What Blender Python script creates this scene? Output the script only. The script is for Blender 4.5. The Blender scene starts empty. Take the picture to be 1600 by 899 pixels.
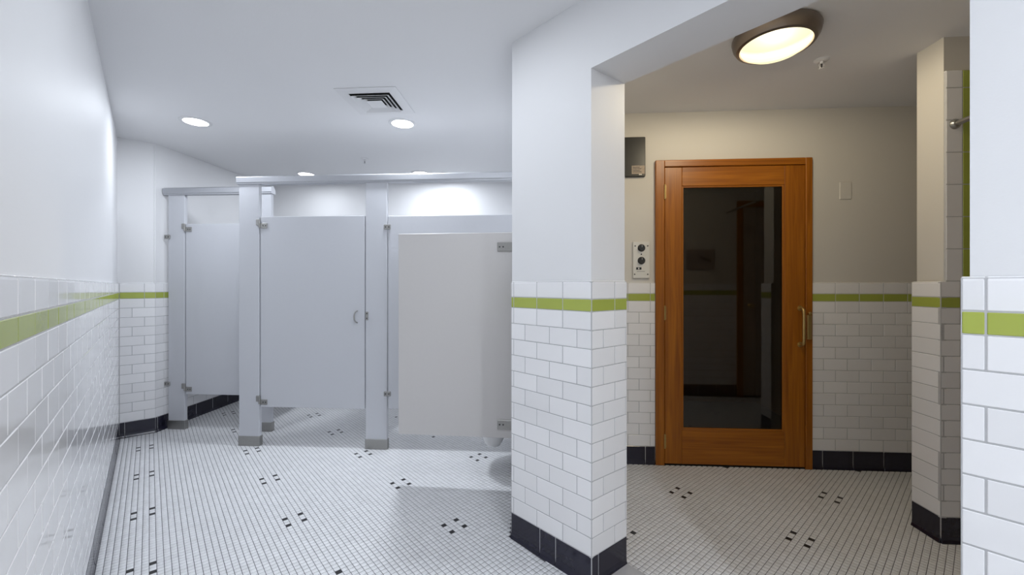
import bpy, bmesh, math, random
import numpy as np
from mathutils import Vector, Matrix
random.seed(7)
S = bpy.context.scene
COL = S.collection

# ------------------------------------------------------------------ camera
F, HC, Y0 = 647.0, 1.25, 446.3          # focal length in pixels, eye height, horizon row
cam_d = bpy.data.cameras.new('camera'); cam = bpy.data.objects.new('camera', cam_d); COL.objects.link(cam)
cam_d.sensor_width = 36.0; cam_d.lens = F / 1600 * 36.0
cam_d.shift_y = -(449.5 - Y0) / 1600
cam_d.clip_start = 0.02
cam.location = (0, 0, HC); cam.rotation_euler = (math.radians(90), 0, 0)
S.camera = cam

# ------------------------------------------------------------------ world, exposure
w = bpy.data.worlds.new('World'); S.world = w; w.use_nodes = True
w.node_tree.nodes['Background'].inputs[0].default_value = (0.6, 0.65, 0.7, 1)
w.node_tree.nodes['Background'].inputs[1].default_value = 0.05
S.view_settings.view_transform = 'Standard'
S.view_settings.look = 'None'
S.view_settings.gamma = 1.0
S.view_settings.use_curve_mapping = False
S.view_settings.exposure = 0.0
P_LEFT, P_VENT, P_STALL, P_NEAR, P_REAR, P_MID, P_DOME = 6.5, 25.0, 3.6, 4.5, 37.0, 5.0, 78.0
LED_COL, DOME_COL = (0.86, 0.92, 1.0), (1.0, 0.88, 0.67)

# ------------------------------------------------------------------ directions of the place
TH = math.radians(41.2)
U = Vector((-math.sin(TH), math.cos(TH))); V = Vector((math.cos(TH), math.sin(TH)))
DG = math.radians(41.2 - 45.0)                       # the diagonal walls
EW = Vector((math.cos(DG), math.sin(DG))); EN = Vector((-math.sin(DG), math.cos(DG)))
CEIL = 2.46
ROW, BRICK, BASE, GREEN = 0.078, 0.154, 0.127, 0.052
ZR = BASE + 13 * ROW                                  # top of the white rows
ZG = ZR + GREEN
ZT = ZG + ROW                                         # top of wainscot
PITCH, PERIOD = 0.0254, 0.6096

def vec(p): return Vector((p[0], p[1]))
C0 = vec((-3.200, 3.373)); B1 = C0 + V * 0.225
P0 = vec((0.328, 1.705)); PL = vec((-0.004, 2.050)); PR = vec((0.515, 1.855))
W0 = vec((0.798, 2.902))
def wd(t): return W0 + EW * t
S0 = vec((2.087, 2.164)); S1 = vec((2.077, 2.006))
NR = P0 - U * 1.031                                    # edge of the near wall
BL = B1 + EN * 1.48
RF = vec((2.081, 0.940))

# ------------------------------------------------------------------ materials
MATS = {}
def nodes_of(name):
    m = bpy.data.materials.new(name); m.use_nodes = True
    nt = m.node_tree; b = nt.nodes['Principled BSDF']
    MATS[name] = m
    return m, nt, b
def simple(name, col, rough=0.5, metal=0.0, noise=0.0, nscale=20.0, bump=0.0, bscale=80.0, rnd=0.0, coat=0.0, spec=0.5):
    m, nt, b = nodes_of(name)
    b.inputs['Roughness'].default_value = rough; b.inputs['Metallic'].default_value = metal
    b.inputs['Coat Weight'].default_value = coat; b.inputs['Specular IOR Level'].default_value = spec
    b.inputs['Base Color'].default_value = (*col, 1)
    tc = nt.nodes.new('ShaderNodeTexCoord')
    n = nt.nodes.new('ShaderNodeTexNoise'); n.inputs['Scale'].default_value = nscale; n.inputs['Detail'].default_value = 4
    nt.links.new(tc.outputs['Object'], n.inputs['Vector'])
    mr = nt.nodes.new('ShaderNodeMapRange')
    mr.inputs['To Min'].default_value = 1 - noise; mr.inputs['To Max'].default_value = 1 + noise
    nt.links.new(n.outputs['Fac'], mr.inputs['Value'])
    fac = mr.outputs['Result']
    if rnd:
        oi = nt.nodes.new('ShaderNodeObjectInfo')
        m2 = nt.nodes.new('ShaderNodeMapRange'); m2.inputs['To Min'].default_value = 1 - rnd; m2.inputs['To Max'].default_value = 1 + rnd * 0.4
        nt.links.new(oi.outputs['Random'], m2.inputs['Value'])
        mu = nt.nodes.new('ShaderNodeMath'); mu.operation = 'MULTIPLY'
        nt.links.new(fac, mu.inputs[0]); nt.links.new(m2.outputs['Result'], mu.inputs[1]); fac = mu.outputs[0]
    sc = nt.nodes.new('ShaderNodeVectorMath'); sc.operation = 'SCALE'
    sc.inputs[0].default_value = col; nt.links.new(fac, sc.inputs['Scale'])
    nt.links.new(sc.outputs['Vector'], b.inputs['Base Color'])
    if bump:
        n2 = nt.nodes.new('ShaderNodeTexNoise'); n2.inputs['Scale'].default_value = bscale; n2.inputs['Detail'].default_value = 3
        nt.links.new(tc.outputs['Object'], n2.inputs['Vector'])
        bp = nt.nodes.new('ShaderNodeBump'); bp.inputs['Strength'].default_value = bump; bp.inputs['Distance'].default_value = 0.002
        nt.links.new(n2.outputs['Fac'], bp.inputs['Height']); nt.links.new(bp.outputs['Normal'], b.inputs['Normal'])
    return m
def emit(name, col, strength):
    m, nt, b = nodes_of(name)
    b.inputs['Base Color'].default_value = (*col, 1)
    b.inputs['Emission Color'].default_value = (*col, 1); b.inputs['Emission Strength'].default_value = strength
    return m
def wood(name, vertical):
    m, nt, b = nodes_of(name)
    tc = nt.nodes.new('ShaderNodeTexCoord'); mp = nt.nodes.new('ShaderNodeMapping')
    mp.inputs['Scale'].default_value = (38, 20, 1.6) if vertical else (1.6, 20, 38)
    nt.links.new(tc.outputs['Object'], mp.inputs['Vector'])
    n = nt.nodes.new('ShaderNodeTexNoise'); n.inputs['Scale'].default_value = 1.0; n.inputs['Detail'].default_value = 6; n.inputs['Distortion'].default_value = 1.2
    nt.links.new(mp.outputs['Vector'], n.inputs['Vector'])
    cr = nt.nodes.new('ShaderNodeValToRGB')
    cr.color_ramp.elements[0].position = 0.25; cr.color_ramp.elements[0].color = (0.23, 0.064, 0.002, 1)
    cr.color_ramp.elements[1].position = 0.8; cr.color_ramp.elements[1].color = (0.47, 0.160, 0.008, 1)
    nt.links.new(n.outputs['Fac'], cr.inputs['Fac']); nt.links.new(cr.outputs['Color'], b.inputs['Base Color'])
    b.inputs['Roughness'].default_value = 0.38
    return m
simple('paint', (0.80, 0.80, 0.81), 0.55, noise=0.012, nscale=3, bump=0.10, bscale=180)
simple('ceiling_paint', (0.83, 0.83, 0.84), 0.75, noise=0.012, nscale=2, bump=0.15, bscale=140)
simple('corridor_paint', (0.67, 0.645, 0.595), 0.55, noise=0.012, nscale=3, bump=0.10, bscale=180)
simple('tile_white', (0.89, 0.885, 0.895), 0.07, noise=0.015, nscale=14, bump=0.04, bscale=16, rnd=0.05)
simple('tile_green', (0.40, 0.46, 0.085), 0.12, noise=0.03, nscale=14, bump=0.1, bscale=14, rnd=0.05)
simple('tile_black', (0.016, 0.015, 0.030), 0.16, noise=0.3, nscale=30, bump=0.1, bscale=20, rnd=0.1)
simple('wall_grout', (0.50, 0.50, 0.51), 0.9, noise=0.1, nscale=60)
simple('base_grout', (0.55, 0.55, 0.56), 0.9, noise=0.1, nscale=60)
simple('floor_grout', (0.10, 0.10, 0.11), 0.9, noise=0.25, nscale=6)
simple('floor_tile_dark', (0.015, 0.014, 0.016), 0.35, noise=0.3, nscale=40)
simple('partition', (0.57, 0.58, 0.615), 0.38, noise=0.012, nscale=60, bump=0.15, bscale=500)
simple('screen_grey', (0.60, 0.58, 0.57), 0.4, noise=0.012, nscale=60, bump=0.15, bscale=500)
simple('aluminium', (0.50, 0.51, 0.54), 0.42, metal=0.85, noise=0.03, nscale=90)
simple('steel', (0.36, 0.355, 0.34), 0.35, metal=0.9, noise=0.08, nscale=120)
simple('chrome', (0.72, 0.72, 0.74), 0.15, metal=1.0)
simple('bronze', (0.24, 0.20, 0.17), 0.35, metal=0.8, noise=0.06, nscale=120)
simple('brass', (0.55, 0.40, 0.16), 0.35, metal=0.9, noise=0.06, nscale=80)
simple('dark_screw', (0.05, 0.05, 0.055), 0.4, metal=0.6)
simple('black_plastic', (0.012, 0.012, 0.012), 0.35)
simple('black_metal', (0.018, 0.018, 0.017), 0.30, noise=0.3, nscale=20)
simple('void', (0.004, 0.004, 0.004), 0.9)
simple('white_metal', (0.78, 0.78, 0.79), 0.4, noise=0.02, nscale=20)
simple('plate_white', (0.74, 0.73, 0.69), 0.4, noise=0.02, nscale=90)
simple('plate_painted', (0.66, 0.635, 0.585), 0.5, noise=0.01, nscale=30)
simple('label_paper', (0.42, 0.34, 0.27), 0.6, noise=0.45, nscale=110)
simple('porcelain', (0.82, 0.82, 0.82), 0.08)
simple('marble', (0.50, 0.50, 0.52), 0.25, noise=0.16, nscale=9)
simple('poster', (0.36, 0.30, 0.28), 0.6, noise=0.2, nscale=18)
simple('poster_ink', (0.05, 0.04, 0.05), 0.6)
simple('door_brown', (0.42, 0.34, 0.28), 0.5, noise=0.1, nscale=6)
simple('sauna_wood', (0.16, 0.085, 0.04), 0.6, noise=0.2, nscale=8)
wood('wood_upright', True); wood('wood_level', False)
emit('led_lens', (0.95, 0.97, 1.0), 14.0)
# frosted shade of the round lamp: lets most light of its bulbs through and glows itself
m, nt, b = nodes_of('dome_lens')
nt.nodes.remove(b); out = [n for n in nt.nodes if n.type == 'OUTPUT_MATERIAL'][0]
tr = nt.nodes.new('ShaderNodeBsdfTransparent'); tr.inputs[0].default_value = (0.95, 0.93, 0.88, 1)
em = nt.nodes.new('ShaderNodeEmission'); em.inputs[0].default_value = (1.0, 0.88, 0.52, 1); em.inputs[1].default_value = 1.35
mx = nt.nodes.new('ShaderNodeMixShader'); mx.inputs[0].default_value = 0.75
nt.links.new(tr.outputs[0], mx.inputs[1]); nt.links.new(em.outputs[0], mx.inputs[2]); nt.links.new(mx.outputs[0], out.inputs[0])
# glass pane: clear, a little smoky
m, nt, b = nodes_of('glass')
b.inputs['Base Color'].default_value = (0.72, 0.70, 0.68, 1); b.inputs['Roughness'].default_value = 0.0
b.inputs['Transmission Weight'].default_value = 1.0; b.inputs['IOR'].default_value = 1.52
# small floor tiles: slight tone per tile, from the tile grid itself, and soft soiling
m, nt, b = nodes_of('floor_tile_white')
tc = nt.nodes.new('ShaderNodeTexCoord')
wn = nt.nodes.new('ShaderNodeTexVoronoi'); wn.inputs['Scale'].default_value = 34
nt.links.new(tc.outputs['Object'], wn.inputs['Vector'])
sx = nt.nodes.new('ShaderNodeSeparateColor'); nt.links.new(wn.outputs['Color'], sx.inputs[0])
m1 = nt.nodes.new('ShaderNodeMapRange'); m1.inputs['To Min'].default_value = 0.94; m1.inputs['To Max'].default_value = 1.03
nt.links.new(sx.outputs[0], m1.inputs['Value'])
ns = nt.nodes.new('ShaderNodeTexNoise'); ns.inputs['Scale'].default_value = 1.3; ns.inputs['Detail'].default_value = 5
nt.links.new(tc.outputs['Object'], ns.inputs['Vector'])
m2 = nt.nodes.new('ShaderNodeMapRange'); m2.inputs['To Min'].default_value = 0.9; m2.inputs['To Max'].default_value = 1.06
nt.links.new(ns.outputs['Fac'], m2.inputs['Value'])
mu = nt.nodes.new('ShaderNodeMath'); mu.operation = 'MULTIPLY'
nt.links.new(m1.outputs[0], mu.inputs[0]); nt.links.new(m2.outputs[0], mu.inputs[1])
sc = nt.nodes.new('ShaderNodeVectorMath'); sc.operation = 'SCALE'; sc.inputs[0].default_value = (0.80, 0.80, 0.815)
nt.links.new(mu.outputs[0], sc.inputs['Scale']); nt.links.new(sc.outputs['Vector'], b.inputs['Base Color'])
b.inputs['Roughness'].default_value = 0.32

# ------------------------------------------------------------------ mesh helpers
def new_obj(name, me, mat, parent=None, loc=None, rz=None):
    o = bpy.data.objects.new(name, me); COL.objects.link(o)
    if mat and not me.materials: me.materials.append(MATS[mat])
    if parent: o.parent = parent
    if loc is not None: o.location = loc
    if rz is not None: o.rotation_euler = (0, 0, rz)
    return o
def to_obj(name, bm, mat, parent=None, loc=None, rz=None, smooth=False):
    me = bpy.data.meshes.new(name); bmesh.ops.recalc_face_normals(bm, faces=bm.faces)
    bm.to_mesh(me); bm.free()
    if smooth:
        for p in me.polygons: p.use_smooth = True
        try: me.set_sharp_from_angle(angle=math.radians(38))
        except Exception: pass
    return new_obj(name, me, mat, parent, loc, rz)
def tag(o, label, cat, group=None, kind=None):
    if label: o['label'] = label
    if cat: o['category'] = cat
    if group: o['group'] = group
    if kind: o['kind'] = kind
    return o
def thing(name, loc, rz, label, cat, group=None):
    o = bpy.data.objects.new(name, None); COL.objects.link(o); o.empty_display_size = 0.1
    o.location = loc; o.rotation_euler = (0, 0, rz)
    return tag(o, label, cat, group)
def bx(bm, x0, x1, y0, y1, z0, z1, bevel=0.0, seg=1):
    r = bmesh.ops.create_cube(bm, size=1.0)
    vs = r['verts']
    for v in vs:
        v.co = Vector((x0 if v.co.x < 0 else x1, y0 if v.co.y < 0 else y1, z0 if v.co.z < 0 else z1))
    if bevel:
        es = list({e for v in vs for e in v.link_edges})
        bmesh.ops.bevel(bm, geom=es, offset=bevel, segments=seg, profile=0.5, affect='EDGES')
    return bm
def box(name, x0, x1, y0, y1, z0, z1, mat, parent=None, bevel=0.0, seg=1, loc=None, rz=None):
    bm = bmesh.new(); bx(bm, x0, x1, y0, y1, z0, z1, bevel, seg)
    return to_obj(name, bm, mat, parent, loc, rz)
def lathe(bm, prof, n=32, axis='Z', c=(0, 0, 0)):
    """prof: list of (r, h)"""
    rings = []
    for r, h in prof:
        if r < 1e-6:
            p = (0, 0, h); rings.append([bm.verts.new(p)])
        else:
            rings.append([bm.verts.new((r * math.cos(2 * math.pi * k / n), r * math.sin(2 * math.pi * k / n), h)) for k in range(n)])
    for a, b_ in zip(rings[:-1], rings[1:]):
        for k in range(n):
            k2 = (k + 1) % n
            if len(a) == 1 and len(b_) == 1: continue
            if len(a) == 1: bm.faces.new((a[0], b_[k], b_[k2]))
            elif len(b_) == 1: bm.faces.new((a[k], a[k2], b_[0]))
            else: bm.faces.new((a[k], a[k2], b_[k2], b_[k]))
    vs = [v for r in rings for v in r]
    if axis == 'Y':      # axis points to -Y (towards the room)
        for v in vs: v.co = Vector((v.co.x, -v.co.z, v.co.y))
    if axis == 'X':
        for v in vs: v.co = Vector((v.co.z, v.co.x, v.co.y))
    for v in vs: v.co += Vector(c)
    return bm
def tube(bm, pts, r, n=8):
    pts = [Vector(p) for p in pts]; rings = []
    for i, p in enumerate(pts):
        d = (pts[min(i + 1, len(pts) - 1)] - pts[max(i - 1, 0)]).normalized()
        a = d.orthogonal().normalized() if i == 0 else (rings[-1][1] - d * rings[-1][1].dot(d)).normalized()
        b_ = d.cross(a)
        rings.append(([bm.verts.new(p + (a * math.cos(2 * math.pi * k / n) + b_ * math.sin(2 * math.pi * k / n)) * r) for k in range(n)], a))
    for (A, _), (B, _) in zip(rings[:-1], rings[1:]):
        for k in range(n): bm.faces.new((A[k], A[(k + 1) % n], B[(k + 1) % n], B[k]))
    bm.faces.new(rings[0][0][::-1]); bm.faces.new(rings[-1][0])
    return bm
def prism(bm, pts, z0, z1):
    lo = [bm.verts.new((p[0], p[1], z0)) for p in pts]; hi = [bm.verts.new((p[0], p[1], z1)) for p in pts]
    n = len(pts)
    bm.faces.new(lo[::-1]); bm.faces.new(hi)
    for k in range(n): bm.faces.new((lo[k], lo[(k + 1) % n], hi[(k + 1) % n], hi[k]))
    return bm
def struct(name, bm, mat, label, cat):
    o = to_obj(name, bm, mat); return tag(o, label, cat, kind='structure')
def proj(p):
    y = max(p[1], 1e-3)
    return 800 + F * p[0] / y, Y0 - F * (p[2] - HC) / y

# ------------------------------------------------------------------ tiles
TILE_T = 0.0115
CACHE = {}
def tile_mesh(kind, wid, h):
    key = (kind, round(wid, 4), round(h, 4))
    if key in CACHE: return CACHE[key]
    g = 0.0011; x0, x1, z0, z1 = g, wid - g, g, h - g
    T = TILE_T; b_ = min(0.0022, (x1 - x0) * .3)
    V_, F_ = [], []
    if kind == 'base':                                  # cove base: flares out at the floor
        prof = [(T, 0.0), (-0.007, 0.0), (-0.006, 0.005), (-0.002, 0.016), (0, 0.035), (0, h - g - 0.003), (0.003, h - g), (T, h - g)]
    elif kind == 'cap':                                 # rounded top edge
        prof = [(T, z0), (b_, z0), (0, z0 + b_), (0, z1 - 0.010), (0.0012, z1 - 0.005), (0.0045, z1 - 0.0015), (0.009, z1), (T, z1)]
    else:
        prof = [(T, z0), (b_, z0), (0, z0 + b_), (0, z1 - b_), (b_, z1), (T, z1)]
    n = len(prof); e = b_
    xs = [(x0, e), (x0 + e, 0), (x1 - e, 0), (x1, e)]
    for x, dy in xs:
        for y, z in prof: V_.append((x, max(y, min(T, y + dy)) if dy == 0 else min(T, y + dy), z))
    for i in range(3):
        for k in range(n - 1): F_.append((i * n + k, (i + 1) * n + k, (i + 1) * n + k + 1, i * n + k + 1))
    F_.append(tuple(range(n))); F_.append(tuple(reversed([3 * n + k for k in range(n)])))
    me = bpy.data.meshes.new({'base': 'base_tile', 'cap': 'cap_tile', 'green': 'accent_tile'}.get(kind, 'tile'))
    me.from_pydata(V_, [], F_); me.materials.append(MATS[{'base': 'tile_black', 'green': 'tile_green', 'vgreen': 'tile_green'}.get(kind, 'tile_white')])
    CACHE[key] = me
    return me
def joints(L, ref, pitch):
    k0 = math.floor((0 - ref) / pitch); xs = [0.0]
    t = ref + k0 * pitch
    while t < L - 0.006:
        if t > 0.006: xs.append(t)
        t += pitch
    xs.append(L)
    return list(zip(xs[:-1], xs[1:]))
def tiled_face(wall, board, O, e, L, ref=0.0, base_ref=0.0, base_pitch=0.2, inset=0.0115, holes=(), base=True, base_cuts=None, extra=None, ztop=None, stagger=True):
    """Lay base, white running-bond rows, green band and cap on a face that runs left to right from O along e."""
    rz = math.atan2(e.y, e.x); inn = Vector((-e.y, e.x))
    specs = []                                        # kind, t0, t1, z0, z1
    for a, b_ in joints(L, base_ref, base_pitch) if base_cuts is None else base_cuts:
        specs.append(('base', a, b_, 0.0, BASE))
    for r in range(13):                               # r = 0 is the row under the green band
        z1 = ZR - r * ROW
        for a, b_ in joints(L, ref + (BRICK / 2 if (r % 2 and stagger) else 0), BRICK): specs.append(('tile', a, b_, z1 - ROW, z1))
    for a, b_ in joints(L, ref, BRICK): specs.append(('green', a, b_, ZR, ZG))
    for a, b_ in joints(L, ref, BRICK): specs.append(('cap' if ztop is None else 'tile', a, b_, ZG, ZT))
    if extra: specs += extra
    out = []
    for kd, a, b_, z0, z1 in specs:
        segs = [(a, b_)]
        for h0, h1 in holes:
            nx = []
            for s, f in segs:
                if f <= h0 or s >= h1: nx.append((s, f)); continue
                if s < h0: nx.append((s, h0))
                if f > h1: nx.append((h1, f))
            segs = nx
        out += [(kd, s, f, z0, z1) for s, f in segs if f - s > 0.006]
    # grout bed behind the tiles
    for hs, hf in ([(0, L)] if not holes else [(0, holes[0][0]), (holes[0][1], L)]):
        bm = bmesh.new(); bx(bm, hs, hf, 0.0014, inset + 0.002, BASE, ZT - 0.004)
        if ztop: bx(bm, hs + .025, hf, 0.0014, inset + 0.002, ZT - 0.004, ztop - 0.002)
        to_obj('grout_bed', bm, 'wall_grout', wall, (O.x, O.y, 0), rz)
        bm = bmesh.new(); bx(bm, hs, hf, 0.0018, inset + 0.002, 0, BASE)
        to_obj('grout_bed', bm, 'base_grout', board or wall, (O.x, O.y, 0), rz)
    sized = []
    for s in out:
        kd, a, b_, z0, z1 = s
        p = O + e * a; q = O + e * b_
        vis = 0
        if p.y > 0.25 and q.y > 0.25:
            x0, ya = proj((p.x, p.y, z0)); x1, yb = proj((q.x, q.y, z0)); _, yc = proj((p.x, p.y, z1)); _, yd = proj((q.x, q.y, z1))
            inside = max(x0, x1) > 0 and min(x0, x1) < 1600 and min(yc, yd) < 899
            hh = ((ya - yc) + (yb - yd)) / 2; ww = x1 - x0
            if inside and max(hh, ww) >= 10 and min(hh, ww) >= 2.2: vis = hh * ww
        sized.append((vis, s))
    sized.sort(key=lambda q: -q[0])
    rest = {}
    counts = {}
    for vis, (kd, a, b_, z0, z1) in sized:
        nm = {'base': 'base_tile', 'green': 'accent_tile', 'cap': 'cap_tile', 'vgreen': 'accent_tile'}.get(kd, 'tile')
        par = (board or wall) if kd == 'base' else wall
        me = tile_mesh(kd, b_ - a, z1 - z0)
        p = O + e * a
        j = random.uniform(-.0035, .0035)
        if vis > 0 and counts.get(nm, 0) < 290:
            counts[nm] = counts.get(nm, 0) + 1
            o = new_obj(nm, me, None, par, (p.x, p.y, z0), rz + j)
        else:
            rest.setdefault(kd, []).append((me, p, z0, rz + j))
    for kd, lst in rest.items():                      # tiles too small or out of sight: joined
        V_, F_ = [], []
        for me, p, z0, a in lst:
            c, s = math.cos(a), math.sin(a); n0 = len(V_)
            for v in me.vertices: V_.append((p.x + c * v.co.x - s * v.co.y, p.y + s * v.co.x + c * v.co.y, z0 + v.co.z))
            for f in me.polygons: F_.append(tuple(n0 + i for i in f.vertices))
        me2 = bpy.data.meshes.new('tile_field'); me2.from_pydata(V_, [], F_); me2.materials.append(lst[0][0].materials[0])
        nm = {'base': 'base_tile_field', 'green': 'accent_tile_field', 'cap': 'cap_tile_field', 'vgreen': 'accent_tile_field'}.get(kd, 'tile_field')
        o = new_obj(nm, me2, None, (board or wall) if kd == 'base' else wall); o['kind'] = 'stuff'
def slab(O, e, L, inset, thick, z0=0.0, z1=CEIL, a=0.0):
    inn = Vector((-e.y, e.x)); p = O + e * a + inn * inset; q = O + e * L + inn * inset
    return [p, q, q + inn * thick, p + inn * thick]
def board(name, label):
    o = bpy.data.objects.new(name, None); COL.objects.link(o); o.empty_display_size = .05
    return tag(o, label, 'baseboard', kind='structure')

# ------------------------------------------------------------------ the shell
INS = 0.0115
LL = 5.9
bm = prism(bmesh.new(), slab(C0 - U * LL, U, LL + .1, INS, .12), 0, CEIL)
wl = struct('wall_left', bm, 'paint', 'long white wall with glossy white tile wainscot and green band at left', 'wall')
bl = board('baseboard_left', 'dark tile base running along the foot of the left wall')
tiled_face(wl, bl, C0 - U * LL, U, LL, ref=LL - .059, base_ref=LL - .04)
bm = prism(bmesh.new(), slab(C0, V, .225, INS, .12, a=-.08), 0, CEIL)
wr = struct('wall_return', bm, 'paint', 'short white tiled return wall at the end of the left wall', 'wall')
br = board('baseboard_return', 'navy tile base on the short return wall beside the first stall')
tiled_face(wr, br, C0, V, .225, ref=.0, base_cuts=[(0, .033), (.033, .225)])
bm = prism(bmesh.new(), slab(B1, EN, 1.6, INS, .12), 0, CEIL)
ws = struct('wall_stall_side', bm, 'paint', 'white tiled side wall running back inside the first toilet stall', 'wall')
bs = board('baseboard_stall_side', 'navy tile base of the side wall seen under the first stall door')
tiled_face(ws, bs, B1, EN, 1.48, ref=.08, base_ref=.02 + .2)
bm = prism(bmesh.new(), slab(BL, EW, 3.3, INS, .12), 0, CEIL)
wb = struct('wall_back', bm, 'paint', 'white wall behind the toilet stalls, seen above the stall doors', 'wall')
bb = board('baseboard_back', 'dark tile base of the wall behind the toilet stalls')
tiled_face(wb, bb, BL, EW, 3.1, ref=.05)
# pier with the partition that runs back from it
PLi = PL + vec((.0045, .0145)); P0i = P0 + vec((.0010, .0165)); PRi = PR + vec((-.010, .002))
R2 = PRi + U * .22
LN = (BL - PL).dot(EN) + .1
bm = prism(bmesh.new(), [PLi, P0i, PRi, R2, R2 + EN * 1.05, PLi + EN * 1.2 + EW * .3, PLi + EN * LN + EW * .3, PLi + EN * LN], 0, CEIL)
wp = struct('wall_partition', bm, 'paint', 'white painted pier with white subway tile wainscot between the two rooms', 'wall')
bp_ = board('baseboard_partition', 'navy tile base around the foot of the tiled pier')
eL = (P0 - PL).normalized(); LL2 = (P0 - PL).length
tiled_face(wp, bp_, PL, eL, LL2, ref=LL2 - .0, base_cuts=[(0, LL2 - .2895), (LL2 - .2895, LL2 - .1947), (LL2 - .1947, LL2)])
eR = (PR - P0).normalized(); LR = (PR - P0).length
tiled_face(wp, bp_, P0, eR, LR, ref=.0, base_cuts=[(0, .045), (.045, LR)])
PB = PL + EN * (LN - .1)
tiled_face(wp, bp_, PB, -EN, LN - .1, ref=.03, inset=.014)
# near wall on the right and the header over the opening
bm = prism(bmesh.new(), slab(NR, -U, 3.0, .0135, .215, a=.0135), 0, CEIL)
wn_ = struct('wall_right', bm, 'paint', 'near white wall edge with large white tiles and green band at far right', 'wall')
bn = board('baseboard_right', 'dark tile base of the near right wall')
tiled_face(wn_, bn, NR, -U, 2.9, ref=.037, inset=.0135)
bm = prism(bmesh.new(), [P0i, P0i - U * 1.06, P0i - U * 1.06 + V * .215, PRi], 2.155, CEIL)
struct('trim_1', bm, 'paint', 'white header beam spanning the opening between pier and near wall', 'beam')
bm = bmesh.new(); prism(bm, [P0 + V * .012, P0 - U * 1.03 + V * .012, P0 - U * 1.03 + V * .235, PR + V * -.004], -.004, .007)
struct('trim_2', bm, 'marble', 'grey marble threshold on the floor at the foot of the pier', 'threshold')
# end of the corridor behind the viewer
EA = -U * -0 + U * -2.0 + V * 1.367; EB = U * -2.0 + V * -.18
bm = prism(bmesh.new(), slab(EA, -V, 1.6, INS, .12), 0, CEIL)
struct('wall_rear', bm, 'paint', 'white wall closing the room behind the viewer', 'wall')

# door wall with its opening
DT0, DT1, DTOP = .202, 1.244, 2.12
pA, pB = slab(wd(-.55), EW, DT0 + .55 + .03, INS, .12), slab(wd(DT1 - .03), EW, 1.45, INS, .12)
bm = prism(bmesh.new(), pA, 0, CEIL); prism(bm, pB, 0, CEIL); prism(bm, slab(wd(DT0 + .03), EW, DT1 - DT0 - .06, INS, .12), DTOP - .03, CEIL)
wf = struct('wall_door', bm, 'corridor_paint', 'beige wall with white tile wainscot and green band around the wooden door', 'wall')
bf = board('baseboard_door', 'black tile base on the wall either side of the wooden door')
tiled_face(wf, bf, wd(-.5), EW, 3.1, ref=.5 + 1.40, base_ref=.5 + 1.377 - .2 * 20, base_pitch=.197, holes=((.5 + DT0, .5 + DT1),))
# wall stub beside the shower
in_ = Vector((-EW.y, EW.x))
sA = S1 + EW * .024 + in_ * .0115; sB = S0 + EW * .024 - in_ * .004
bm = prism(bmesh.new(), [sA, sA + EW * 1.25, sB + EW * 1.25, sB], 0, CEIL)
wsh = struct('wall_shower', bm, 'corridor_paint', 'end of a short beige wall with tiled foot right of the wooden door', 'wall')
bsh = board('baseboard_shower', 'navy tile base on the end of the short shower wall')
tiled_face(wsh, bsh, S0, (S1 - S0).normalized(), (S1 - S0).length, ref=0, inset=.024, base_cuts=[(0, (S1 - S0).length)], stagger=False)
ext = []
z = ZT
while z < 2.28:
    z1 = min(z + .156, 2.292)
    ext += [('tile', .024, .100, z, z1), ('vgreen', .100, .152, z, z1)] + [('tile', .152 + .156 * k, .152 + .156 * (k + 1), z, z1) for k in range(6)]
    z = z1
tiled_face(wsh, bsh, S1, EW, 1.2, ref=.09, base_ref=.12, extra=ext, ztop=2.29)
# remaining walls of the side room
rfL = vec((1.268, RF.y - math.tan(DG) * (RF.x - 1.268)))
bm = prism(bmesh.new(), slab(rfL + EW * 2.2, -EW, 2.2, INS, .12), 0, CEIL)
wo = struct('wall_opposite', bm, 'corridor_paint', 'beige tiled wall facing the wooden door, mirrored in its glass', 'wall')
bo = board('baseboard_opposite', 'black tile base mirrored low in the glass of the wooden door')
tiled_face(wo, bo, rfL + EW * 2.2, -EW, 2.2, ref=.0)
bm = prism(bmesh.new(), slab(wd(2.5), -EN, 1.9, INS, .12), 0, CEIL)
struct('wall_side_room', bm, 'corridor_paint', 'beige wall closing the side room at the far right', 'wall')
# sauna room behind the glass
q0, q1 = wd(-.2) + in_ * .14, wd(1.7) + in_ * .14
bm = bmesh.new()
prism(bm, slab(q0 + in_ * 1.5, EW, 1.9, 0, .05), 0, 2.3)
prism(bm, slab(q0, EN, 1.5, 0, .05), 0, 2.3); prism(bm, slab(q1 + EN * 1.5, -EN, 1.5, 0, .05), 0, 2.3)
prism(bm, [q0, q1, q1 + in_ * 1.5, q0 + in_ * 1.5], 2.25, 2.3)
wz = struct('wall_sauna', bm, 'sauna_wood', 'dark wooden walls of the unlit room behind the glass door', 'wall')
# ceiling and floor slabs
bm = bmesh.new(); bx(bm, -4.2, 4.2, -2.6, 5.4, CEIL, CEIL + .1)
struct('ceiling', bm, 'ceiling_paint', 'flat white painted ceiling over both rooms', 'ceiling')
bm = bmesh.new(); bx(bm, -4.2, 4.2, -2.6, 5.4, -.1, -.0012)
fl = struct('floor', bm, 'floor_grout', 'floor of tiny white mosaic tiles with small dark clusters', 'floor')

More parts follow.
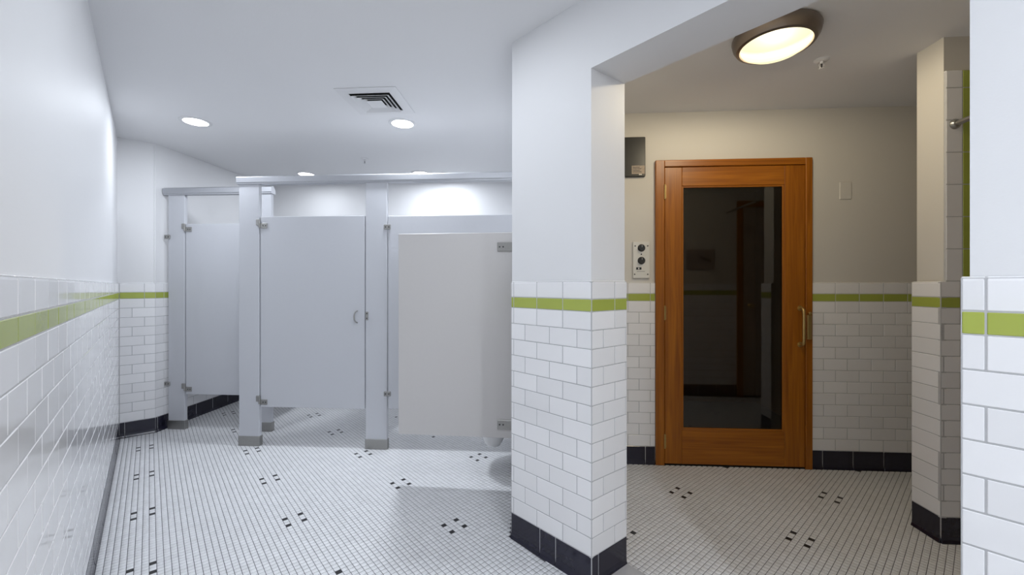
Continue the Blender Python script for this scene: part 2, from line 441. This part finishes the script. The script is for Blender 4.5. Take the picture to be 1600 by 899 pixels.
# ------------------------------------------------------------------ floor mosaic
ORG = vec((-1.6198, 1.8100))              # centre of the cluster (0,0)
U2, V2 = np.array(U), np.array(V)
def inside(poly, P):
    n = len(poly); r = np.zeros(len(P), bool)
    x, y = P[:, 0], P[:, 1]
    for i in range(n):
        ax, ay = poly[i]; bx_, by = poly[(i + 1) % n]
        c = ((ay > y) != (by > y)) & (x < (bx_ - ax) * (y - ay) / ((by - ay) + 1e-12) + ax)
        r ^= c
    return r
mainp = [C0, B1, BL, BL + EW * 3.1, PL, P0, EA, EB]
sidep = [PR, R2 + EN * .05, wd(-.5), wd(2.5), wd(2.5) - EN * 1.75, rfL + vec((0, 0))]
ii, jj = np.meshgrid(np.arange(-180, 190), np.arange(-70, 260), indexing='ij')
ii, jj = ii.ravel(), jj.ravel()
Pc = np.array(ORG)[None] + (ii + .5)[:, None] * PITCH * U2 + (jj + .5)[:, None] * PITCH * V2
keep = inside([tuple(p) for p in mainp], Pc) | inside([tuple(p) for p in sidep], Pc)
ii, jj, Pc = ii[keep], jj[keep], Pc[keep]
im, jm = ii % 24, jj % 24                   # cluster centre lies on a grid corner; dark tiles at -2 and +1
dark = (((im == 22) | (im == 1)) & ((jm == 22) | (jm == 1)))
px = 800 + F * Pc[:, 0] / np.maximum(Pc[:, 1], 1e-3); py = Y0 + F * HC / np.maximum(Pc[:, 1], 1e-3)
seen = (Pc[:, 1] > .3) & (px > 0) & (px < 1600) & (py < 905)
# hidden behind the pier or the near wall
def shadowed(P, a, b_):
    out = np.zeros(len(P), bool)
    d = np.array(b_ - a); A = np.array(a)
    den = P[:, 0] * d[1] - P[:, 1] * d[0]
    s = (A[0] * d[1] - A[1] * d[0]) / (den + 1e-12); t = (A[0] * P[:, 1] - A[1] * P[:, 0]) / (den + 1e-12)
    return (s > 0) & (s < 1) & (t >= 0) & (t <= 1)
seen &= ~shadowed(Pc, PL, P0) & ~shadowed(Pc, P0, PR) & ~shadowed(Pc, NR, NR - U * 2)
order = np.argsort(Pc[:, 1] + np.where(seen, 0, 100))
part_dark = [k for k in order if dark[k] and seen[k]][:150]
part_white = [k for k in order if (not dark[k]) and seen[k]][:max(0, 298 - len(part_dark))]
G = .0011; hs = PITCH / 2 - G; bv = .0009
def ftile():
    a, t = hs, hs - bv
    V_ = [(-a, -a, -.0025), (a, -a, -.0025), (a, a, -.0025), (-a, a, -.0025), (-a, -a, -.0006), (a, -a, -.0006), (a, a, -.0006), (-a, a, -.0006), (-t, -t, 0), (t, -t, 0), (t, t, 0), (-t, t, 0)]
    F_ = [(0, 1, 5, 4), (1, 2, 6, 5), (2, 3, 7, 6), (3, 0, 4, 7), (4, 5, 9, 8), (5, 6, 10, 9), (6, 7, 11, 10), (7, 4, 8, 11), (8, 9, 10, 11)]
    return V_, F_
tv, tf = ftile()
mw = bpy.data.meshes.new('mosaic_tile'); mw.from_pydata(tv, [], tf); mw.materials.append(MATS['floor_tile_white'])
md = bpy.data.meshes.new('dark_mosaic_tile'); md.from_pydata(tv, [], tf); md.materials.append(MATS['floor_tile_dark'])
for k in part_dark: new_obj('dark_mosaic_tile', md, None, fl, (Pc[k, 0], Pc[k, 1], 0), TH)
for k in part_white: new_obj('mosaic_tile', mw, None, fl, (Pc[k, 0], Pc[k, 1], 0), TH)
used = np.zeros(len(Pc), bool); used[part_dark] = True; used[part_white] = True
def field(name, sel, mat):
    C = Pc[sel]; n = len(C)
    if n == 0: return
    rng = np.random.default_rng(3)
    T = np.array(tv); c, s = math.cos(TH), math.sin(TH)
    Tx = T[:, 0] * c - T[:, 1] * s; Ty = T[:, 0] * s + T[:, 1] * c
    Vv = np.zeros((n, 12, 3)); Vv[:, :, 0] = C[:, 0:1] + Tx; Vv[:, :, 1] = C[:, 1:2] + Ty; Vv[:, :, 2] = T[:, 2]
    faces = (np.arange(n)[:, None, None] * 12 + np.array(tf)[None]).reshape(-1, 4)
    me = bpy.data.meshes.new(name)
    me.vertices.add(n * 12); me.vertices.foreach_set('co', Vv.ravel())
    me.loops.add(len(faces) * 4); me.loops.foreach_set('vertex_index', faces.ravel().astype(np.int32))
    me.polygons.add(len(faces)); me.polygons.foreach_set('loop_start', np.arange(0, len(faces) * 4, 4, dtype=np.int32))
    me.update(calc_edges=True)
    o = new_obj(name, me, mat, fl); o['kind'] = 'stuff'
field('mosaic_tile_field', ~used & ~dark, 'floor_tile_white')
field('dark_mosaic_tile_field', ~used & dark, 'floor_tile_dark')

# ------------------------------------------------------------------ toilet stall fronts
def hinge(parent, x, z, yf, side=1):
    """pilaster block, pivot and door plate; x is the joint between pilaster and door"""
    bm = bmesh.new()
    bx(bm, x - side * .026 if side > 0 else x, x if side > 0 else x + .026, yf - .012, yf - .001, z - .004, z + .042, .002)
    h = to_obj('hinge', bm, 'steel', parent)
    bm = bmesh.new(); tube(bm, [(x, yf - .008, z - .022), (x, yf - .008, z + .04)], .007, 10)
    to_obj('hinge_pin', bm, 'steel', h)
    bm = bmesh.new(); bx(bm, min(x, x + side * .062), max(x, x + side * .062), yf - .007, yf - .0005, z - .028, z + .012, .002)
    to_obj('hinge_plate', bm, 'steel', h)
    for sx, sz in ((.030, -.008), (.050, -.008)):
        bm = bmesh.new(); lathe(bm, [(0, .003), (.004, .002), (.0045, 0)], 10, 'Y', (x + side * sx, yf - .007, z + sz)); to_obj('screw', bm, 'dark_screw', h)
    return h
def u_bracket(parent, x, z, yf, wid=.052, hgt=.036, screws=((-.013, 0), (.013, 0))):
    bm = bmesh.new(); bx(bm, x - wid / 2, x + wid / 2, yf - .008, yf - .0005, z - hgt / 2, z + hgt / 2, .002)
    bk = to_obj('bracket', bm, 'steel', parent)
    for sx, sz in screws:
        bm = bmesh.new(); lathe(bm, [(0, .003), (.0042, .002), (.005, 0)], 10, 'Y', (x + sx, yf - .008, z + sz)); to_obj('screw', bm, 'dark_screw', bk)
    return bk
def pilaster(parent, x0, x1, yf=0.0, shoe=.077):
    p = box('pilaster', x0, x1, yf, yf + .032, .02, 2.05, 'partition', parent, .0025)
    box('shoe', x0 - .004, x1 + .004, yf - .005, yf + .037, .0, shoe, 'steel', p, .002)
    return p
def head_rail(parent, x0, x1):
    prof = [(-.010, 2.036), (.042, 2.036), (.042, 2.070), (.016, 2.103), (.008, 2.103), (-.016, 2.092), (-.016, 2.050), (-.010, 2.046)]
    bm = bmesh.new()
    A = [bm.verts.new((x0, y, z)) for y, z in prof]; B = [bm.verts.new((x1, y, z)) for y, z in prof]
    n = len(prof)
    bm.faces.new(A); bm.faces.new(B[::-1])
    for k in range(n): bm.faces.new((A[k], B[k], B[(k + 1) % n], A[(k + 1) % n]))
    bmesh.ops.bevel(bm, geom=[e for e in bm.edges if abs(e.verts[0].co.x - e.verts[1].co.x) > .1], offset=.002, segments=1, affect='EDGES')
    return to_obj('head_rail', bm, 'aluminium', parent)
DZ0, DZ1 = .305, 1.785
st = thing('toilet_stall', (-2.130, 3.230, 0), DG, 'grey stall front with closed middle door and fixed panel, nearest pilasters', 'toilet stall')
pilaster(st, 0.0, .165); p2 = pilaster(st, 1.014, 1.180)
head_rail(st, -.012, 2.20)
d = box('door', .174, 1.006, .002, .027, DZ0, DZ1, 'partition', st, .003)
hinge(d, .170, 1.722, .002); hinge(d, .170, .352, .002)
bm = bmesh.new()                                       # bow pull
tube(bm, [(.948, .002, 1.055), (.944, -.016, 1.050), (.938, -.026, 1.035), (.936, -.029, 1.010), (.938, -.026, .985), (.944, -.016, .970), (.948, .002, .965)], .0055, 8)
to_obj('door_pull', bm, 'steel', d, smooth=True)
k = box('keeper', 1.014, 1.036, -.006, -.0005, .985, 1.050, 'steel', st, .002)
bm = bmesh.new(); lathe(bm, [(0, .003), (.004, .002), (.005, 0)], 10, 'Y', (1.026, -.006, 1.036)); to_obj('screw', bm, 'dark_screw', k)
bm = bmesh.new(); lathe(bm, [(0, .003), (.004, .002), (.005, 0)], 10, 'Y', (1.026, -.006, .999)); to_obj('screw', bm, 'dark_screw', k)
box('panel', 1.188, 2.175, .003, .028, DZ0 + .005, DZ1 - .005, 'partition', st, .003)
u_bracket(st, 1.184, 1.695, .002); u_bracket(st, 1.184, .425, .002)
u_bracket(st, 2.165, 1.695, .002); u_bracket(st, 2.165, .425, .002)
box('side_panel', 1.085, 1.110, .034, 1.72, DZ0, DZ1, 'partition', st, .003)
s2 = thing('toilet_stall', (-2.992, 3.604, 0), DG, 'set-back grey stall front with narrow door beside the tiled left wall', 'toilet stall')
pilaster(s2, 0.0, .150); pilaster(s2, .800, .935)
head_rail(s2, -.038, .945)
d = box('door', .159, .791, .002, .027, DZ0, DZ1, 'partition', s2, .003)
hinge(d, .155, 1.745, .002); hinge(d, .155, .358, .002)
u_bracket(s2, -.004, 1.672, -.002, .05, .036); u_bracket(s2, -.004, .395, -.002, .05, .036)
box('side_panel', .900, .925, .034, 1.33, DZ0, DZ1, 'partition', s2, .003)
# urinal screen
sr = math.radians(-6.0)
us = thing('urinal_screen', (.020, 2.548, 0), sr, 'plain grey privacy screen fixed to the wall beside the white pier', 'screen')
box('panel', -.745, -.012, 0, .025, .307, 1.578, 'screen_grey', us, .003)
for z in (1.488, .392):
    u_bracket(us, -.056, z, 0, .108, .056, ((-.040, .0), (-.018, .0)))
box('wall_channel', -.012, .012, -.018, .043, .31, 1.575, 'aluminium', us, .002)
# urinal behind the screen
ur = thing('urinal', (.050, 2.86, 0), DG, 'white porcelain urinal whose rounded underside shows below the grey screen', 'urinal')
bm = bmesh.new()
secs = [(.137, .030, .155, .205), (.150, .052, .132, .228), (.175, .068, .115, .245), (.21, .080, .10, .258), (.27, .11, .07, .275), (.36, .15, .03, .30), (.48, .18, .012, .335), (.56, .19, .012, .345), (.60, .19, .012, .335), (.66, .188, .012, .21), (.85, .185, .012, .17), (1.02, .17, .012, .15), (1.05, .15, .012, .11)]
rings = []
for z, hw, d0, d1 in secs:
    rg = []
    for a in range(32):
        th = 2 * math.pi * a / 32; ex = 2 / 2.6
        cx_ = math.copysign(abs(math.cos(th)) ** ex, math.cos(th)); sy = math.copysign(abs(math.sin(th)) ** ex, math.sin(th))
        rg.append(bm.verts.new((-(d0 + d1) / 2 - (d1 - d0) / 2 * sy, hw * cx_, z)))
    rings.append(rg)
for a, b_ in zip(rings[:-1], rings[1:]):
    for q in range(32): bm.faces.new((a[q], a[(q + 1) % 32], b_[(q + 1) % 32], b_[q]))
bm.faces.new(rings[0]); bm.faces.new(rings[-1][::-1])
to_obj('bowl', bm, 'porcelain', ur, smooth=True)
bm = bmesh.new(); tube(bm, [(-.07, 0, 1.04), (-.07, 0, 1.22), (-.06, 0, 1.235), (-.012, 0, 1.24)], .014, 12); lathe(bm, [(0, .02), (.03, .02), (.032, -.03), (.02, -.04), (0, -.04)], 16, 'Z', (-.07, 0, 1.25))
to_obj('flush_valve', bm, 'chrome', ur, smooth=True)

# ------------------------------------------------------------------ wooden glazed door
dr = bpy.data.objects.new('door_1', None); COL.objects.link(dr); dr.location = (*wd(DT0), 0); dr.rotation_euler = (0, 0, DG)
tag(dr, 'orange-brown wooden door with a tall dark glass pane', 'door', kind='structure')
DW = DT1 - DT0
l0, l1 = .062, .996; g0, g1 = .179, .862
box('door_jamb', 0, l0 - .002, -.014, .10, 0, DTOP, 'wood_upright', dr, .003)
box('door_jamb', l1 + .002, DW, -.014, .10, 0, DTOP, 'wood_upright', dr, .003)
box('door_head', l0 - .002, l1 + .002, -.014, .10, 2.074, DTOP, 'wood_level', dr, .003)
leaf = box('stile', l0, g0, -.008, .034, .012, 2.070, 'wood_upright', dr, .003)
box('stile', g1, l1, -.008, .034, .012, 2.070, 'wood_upright', dr, .003)
box('rail', g0, g1, -.008, .034, 1.939, 2.070, 'wood_level', dr, .003)
box('rail', g0, g1, -.008, .034, .012, .252, 'wood_level', dr, .003)
for nm, a in (('glazing_bead', (g0, g0 + .012, .252, 1.939)), ('glazing_bead', (g1 - .012, g1, .252, 1.939))):
    box(nm, a[0], a[1], -.004, .004, a[2], a[3], 'wood_upright', dr, .002)
box('glazing_bead', g0 + .012, g1 - .012, -.004, .004, 1.927, 1.939, 'wood_level', dr, .002)
box('glazing_bead', g0 + .012, g1 - .012, -.004, .004, .252, .264, 'wood_level', dr, .002)
box('glass_pane', g0 + .004, g1 - .004, .005, .011, .256, 1.935, 'glass', dr)
for z in (1.90, 1.06, .17):
    bm = bmesh.new(); tube(bm, [(l0 - .001, -.016, z - .05), (l0 - .001, -.016, z + .05)], .006, 10); bx(bm, l0 - .002, l0 + .010, -.0095, -.0075, z - .045, z + .045)
    to_obj('hinge', bm, 'brass', dr)
bm = bmesh.new(); hx = .962
tube(bm, [(hx, -.008, 1.095), (hx, -.034, 1.095), (hx, -.046, 1.085), (hx, -.050, 1.06), (hx, -.050, .88), (hx, -.046, .858), (hx, -.034, .848), (hx, -.008, .848)], .009, 10)
lathe(bm, [(0, .004), (.017, .003), (.018, 0)], 16, 'Y', (hx, -.008, 1.095)); lathe(bm, [(0, .004), (.017, .003), (.018, 0)], 16, 'Y', (hx, -.008, .848))
to_obj('door_handle', bm, 'brass', dr, smooth=True)
k = box('latch', l1 + .002, l1 + .030, -.032, -.014, .885, 1.05, 'brass', dr, .004)
bm = bmesh.new(); lathe(bm, [(0, .012), (.010, .010), (.012, 0)], 14, 'Y', (l1 + .014, -.032, 1.062)); to_obj('latch_knob', bm, 'brass', k)
box('under_door_strip', l0, l1, -.004, .09, 0, .010, 'void', dr)  # near-black strip filling the gap under the leaf
# second wooden door, seen only mirrored in the glass
d2 = bpy.data.objects.new('door_2', None); COL.objects.link(d2)
p = rfL + EW * 1.92; d2.location = (*p, 0); d2.rotation_euler = (0, 0, DG + math.pi)
tag(d2, 'wooden door mirrored faintly in the glass of the nearer wooden door', 'door', kind='structure')
box('door_jamb', 0, .06, -.03, .0, 0, 2.2, 'wood_upright', d2, .003); box('door_jamb', .84, .90, -.03, .0, 0, 2.2, 'wood_upright', d2, .003)
box('door_head', .06, .84, -.03, .0, 2.13, 2.2, 'wood_level', d2, .003); box('door_leaf', .06, .84, -.018, .0, .01, 2.13, 'door_brown', d2, .003)
bm = bmesh.new(); lathe(bm, [(0, .06), (.024, .055), (.028, .04), (.012, .02), (.03, .004), (.03, 0)], 16, 'Y', (.76, -.018, 1.02)); to_obj('door_knob', bm, 'brass', d2, smooth=True)
# notice mirrored in the glass
p = rfL + EW * .78
ns_ = thing('notice', (p.x, p.y, 1.43), DG + math.pi, 'brown notice mirrored in the upper left of the door glass', 'sign')
box('notice_board', 0, .31, -.006, .011, 0, .23, 'poster', ns_, .002)
bm = bmesh.new(); prism(bm, [(0, 0), (.10, 0), (.12, .004), (.02, .004)], .12, .15)
for v in bm.verts: v.co = Vector((.04 + v.co.x, -.0075 + v.co.y * .2, v.co.z + v.co.x * .4 - .04))
to_obj('mark', bm, 'poster_ink', ns_)

# ------------------------------------------------------------------ small things on the door wall
o_ = wd(.048)
cp = thing('control_panel', (o_.x, o_.y, 1.30), DG, 'white control plate with two black dials left of the wooden door', 'control panel')
PY = INS
box('plate', 0, .116, -.004, PY, 0, .256, 'plate_white', cp, .003)
for z in (.212, .124):
    bm = bmesh.new(); lathe(bm, [(0, .020), (.019, .020), (.021, .017), (.022, .004), (.026, .002), (.026, 0)], 24, 'Y', (.058, -.004, z)); kn = to_obj('knob', bm, 'black_plastic', cp, smooth=True)
    box('pointer', .0565, .0595, -.0252, -.0238, z + .004, z + .018, 'steel', kn)
bm = bmesh.new(); lathe(bm, [(0, .003), (.0045, .002), (.005, 0)], 12, 'Y', (.058, -.004, .168)); to_obj('pilot_light', bm, 'black_plastic', cp)
for sx, sz in ((.015, .226), (.101, .226), (.012, .028), (.101, .028)):
    bm = bmesh.new(); lathe(bm, [(0, .003), (.004, .002), (.005, 0)], 10, 'Y', (sx, -.004, sz)); to_obj('screw', bm, 'dark_screw', cp)
bm = bmesh.new()
for a, b_ in ((.022, .036), (.044, .058)): bx(bm, a, b_, -.0048, -.0040, .060, .077)
bx(bm, .036, .044, -.0048, -.004, .060, .063); bx(bm, .036, .044, -.0048, -.004, .074, .077); bx(bm, .026, .082, -.0046, -.004, .0475, .0495)
to_obj('printed_mark', bm, 'black_plastic', cp)
o_ = wd(-.045)
bx_ = thing('wall_box', (o_.x, o_.y, 2.010), DG, 'black metal box with a paper label high on the wall above the dials', 'box')
box('case', 0, .1775, -.010, PY, 0, .277, 'black_metal', bx_, .004)
box('label_plate', .083, .172, -.0112, -.010, .018, .076, 'label_paper', bx_)
bm = bmesh.new()
for q in range(4): bx(bm, .090, .150 - .012 * (q % 2), -.0118, -.0112, .030 + q * .011, .034 + q * .011)
to_obj('printed_lines', bm, 'black_plastic', bx_)
box('tag', .132, .152, -.0122, -.0112, .010, .017, 'plate_white', bx_)
r_ = (1313 - 800) / F; t_ = (W0.y * r_ - W0.x) / (EW.x - EW.y * r_)
o_ = wd(t_)
bp2 = thing('blank_plate', (o_.x, o_.y, 1.835), DG, 'small blank plate painted beige on the wall right of the wooden door', 'wall plate')
box('plate', 0, .078, .005, PY, 0, .118, 'plate_painted', bp2, .003)
for sz in (.018, .100):
    bm = bmesh.new(); lathe(bm, [(0, .0015), (.0035, .001), (.004, 0)], 10, 'Y', (.039, .005, sz)); to_obj('screw', bm, 'plate_painted', bp2)
# shower rod
o_ = S1 + EW * .062
rd = thing('shower_rod', (o_.x, o_.y, 2.030), DG, 'brushed metal shower rod on the tiled wall at far right', 'shower rod')
bm = bmesh.new(); tube(bm, [(0, -.001, 0), (0, -.80, 0)], .0125, 14); to_obj('rod', bm, 'steel', rd, smooth=True)
bm = bmesh.new(); lathe(bm, [(.0128, .018), (.018, .016), (.024, .006), (.024, 0), (0, 0)], 20, 'Y'); to_obj('flange', bm, 'steel', rd, smooth=True)

# ------------------------------------------------------------------ ceiling fittings
def downlight(x, y, label, power):
    t = thing('recessed_light', (x, y, CEIL), 0, label, 'ceiling light', 'recessed ceiling lights')
    bm = bmesh.new(); lathe(bm, [(.078, -.001), (.078, -.006), (.095, -.0065), (.101, -.003), (.101, 0)], 40); to_obj('trim_ring', bm, 'white_metal', t, smooth=True)
    bm = bmesh.new(); lathe(bm, [(0, -.005), (.05, -.0048), (.078, -.004)], 40); to_obj('lens', bm, 'led_lens', t, smooth=True)
    ld = bpy.data.lights.new('light', 'AREA'); ld.shape = 'DISK'; ld.size = .15; ld.energy = power; ld.color = LED_COL
    lo = bpy.data.objects.new('light', ld); COL.objects.link(lo); lo.parent = t; lo.location = (0, 0, -.009)
    return t
downlight(-2.333, 3.055, 'round recessed ceiling light on the left, above the set-back stall', P_LEFT)
downlight(-.817, 3.09, 'round recessed ceiling light beside the square air vent', P_VENT)
downlight(-2.235, 4.50, 'ceiling light peeking over the stall rail above the closed middle door', P_STALL)
downlight(-.985, 4.46, 'wider of two ceiling lights peeking over the rail right of the middle door', P_STALL)
downlight(-.700, 4.52, 'smaller ceiling light peeking over the rail nearest the pier', P_STALL)
downlight(.443, -.277, 'unseen recessed ceiling light added over the corridor near the viewer', P_NEAR)  # out-of-view light, added to brighten the pier and near wall
downlight(1.10, -1.03, 'unseen recessed ceiling light added over the corridor behind the viewer', P_REAR)  # unseen strong light, added to lift the stall doors and right-hand walls
downlight(-.45, 1.60, 'unseen recessed fill light added between the left wall and the pier', P_MID)  # out-of-frame fill, added to even out the light in the main room
# square air diffuser
av = thing('air_vent', (-.888, 2.722, CEIL), DG, 'square white ceiling air vent with nested louvres', 'air vent')
def sq_ring(bm, o_half, o_z, i_half, i_z, th=.0025):
    pts = lambda h, z: [bm.verts.new((sx * h, sy * h, z)) for sx, sy in ((-1, -1), (1, -1), (1, 1), (-1, 1))]
    a, b_, c, d_ = pts(o_half, o_z), pts(i_half, i_z), pts(i_half, i_z + th), pts(o_half, o_z + th)
    for q in range(4):
        r = (q + 1) % 4
        for A, B in ((a, b_), (b_, c), (c, d_), (d_, a)): bm.faces.new((A[q], A[r], B[r], B[q]))
H_ = .195
bm = bmesh.new(); sq_ring(bm, H_, -.004, .132, -.007, .003); to_obj('flange', bm, 'white_metal', av)
bm = bmesh.new(); bx(bm, -H_ + .003, H_ - .003, -H_ + .003, H_ - .003, -.0025, -.0005); to_obj('duct_shade', bm, 'void', av)  # flat black plate: the duct's shaded inside put into colour
for o_h, i_h in ((.124, .102), (.099, .077), (.074, .052)):
    bm = bmesh.new(); sq_ring(bm, o_h, -.020, i_h, -.005, .002); to_obj('louvre', bm, 'white_metal', av)
bm = bmesh.new(); bx(bm, -.050, .050, -.050, .050, -.020, -.017); to_obj('centre_plate', bm, 'white_metal', av)
def sprinkler(x, y, label, drop=.0):
    t = thing('sprinkler', (x, y, CEIL), 0, label, 'sprinkler', 'fire sprinklers')
    bm = bmesh.new(); lathe(bm, [(.012, -.010), (.030, -.007), (.036, -.002), (.036, 0)], 28); to_obj('escutcheon', bm, 'white_metal', t, smooth=True)
    bm = bmesh.new(); lathe(bm, [(0, -.022), (.007, -.022), (.009, -.012), (.010, 0)], 16)
    for s in (-1, 1): tube(bm, [(s * .008, 0, -.018), (s * .013, 0, -.030), (s * .004, 0, -.046)], .002, 6)
    to_obj('frame', bm, 'white_metal', t)
    bm = bmesh.new(); tube(bm, [(0, 0, -.020), (0, 0, -.042)], .0032, 8); to_obj('bulb', bm, 'dark_screw', t)
    bm = bmesh.new(); lathe(bm, [(0, -.046), (.013, -.046), (.014, -.048), (0, -.0485)], 16); to_obj('deflector', bm, 'white_metal', t)
sprinkler(-1.406, 3.954, 'small fire sprinkler on the ceiling between vent and stall rail')
sprinkler(1.66, 2.22, 'small fire sprinkler on the ceiling right of the round lamp')
# round lamp of the side room
def flush_lamp(x, y, label, power):
    dl = thing('flush_lamp', (x, y, CEIL), 0, label, 'ceiling lamp')
    bm = bmesh.new(); lathe(bm, [(.150, -.002), (.182, -.003), (.186, -.012), (.180, -.040), (.166, -.062), (.152, -.066), (.146, -.060)], 56); to_obj('rim', bm, 'bronze', dl, smooth=True)
    bm = bmesh.new(); lathe(bm, [(.148, -.060), (.140, -.072), (.115, -.088), (.07, -.100), (0, -.104)], 56); to_obj('shade', bm, 'dome_lens', dl, smooth=True)
    bm = bmesh.new(); lathe(bm, [(0, -.003), (.165, -.003), (.172, -.001)], 56); to_obj('absorber_plate', bm, 'void', dl)  # unseen black disc, added to keep bulb glare from washing out the shade
    for dx, dy in ((-.035, -.035), (.035, .035)):                  # two bulbs behind the frosted shade
        ld = bpy.data.lights.new('bulb', 'POINT'); ld.shadow_soft_size = .028; ld.energy = power / 2; ld.color = DOME_COL
        lo = bpy.data.objects.new('bulb', ld); COL.objects.link(lo); lo.parent = dl; lo.location = (dx, dy, -.066)
flush_lamp(1.262, 1.985, 'round glowing flush ceiling lamp with bronze rim', P_DOME)
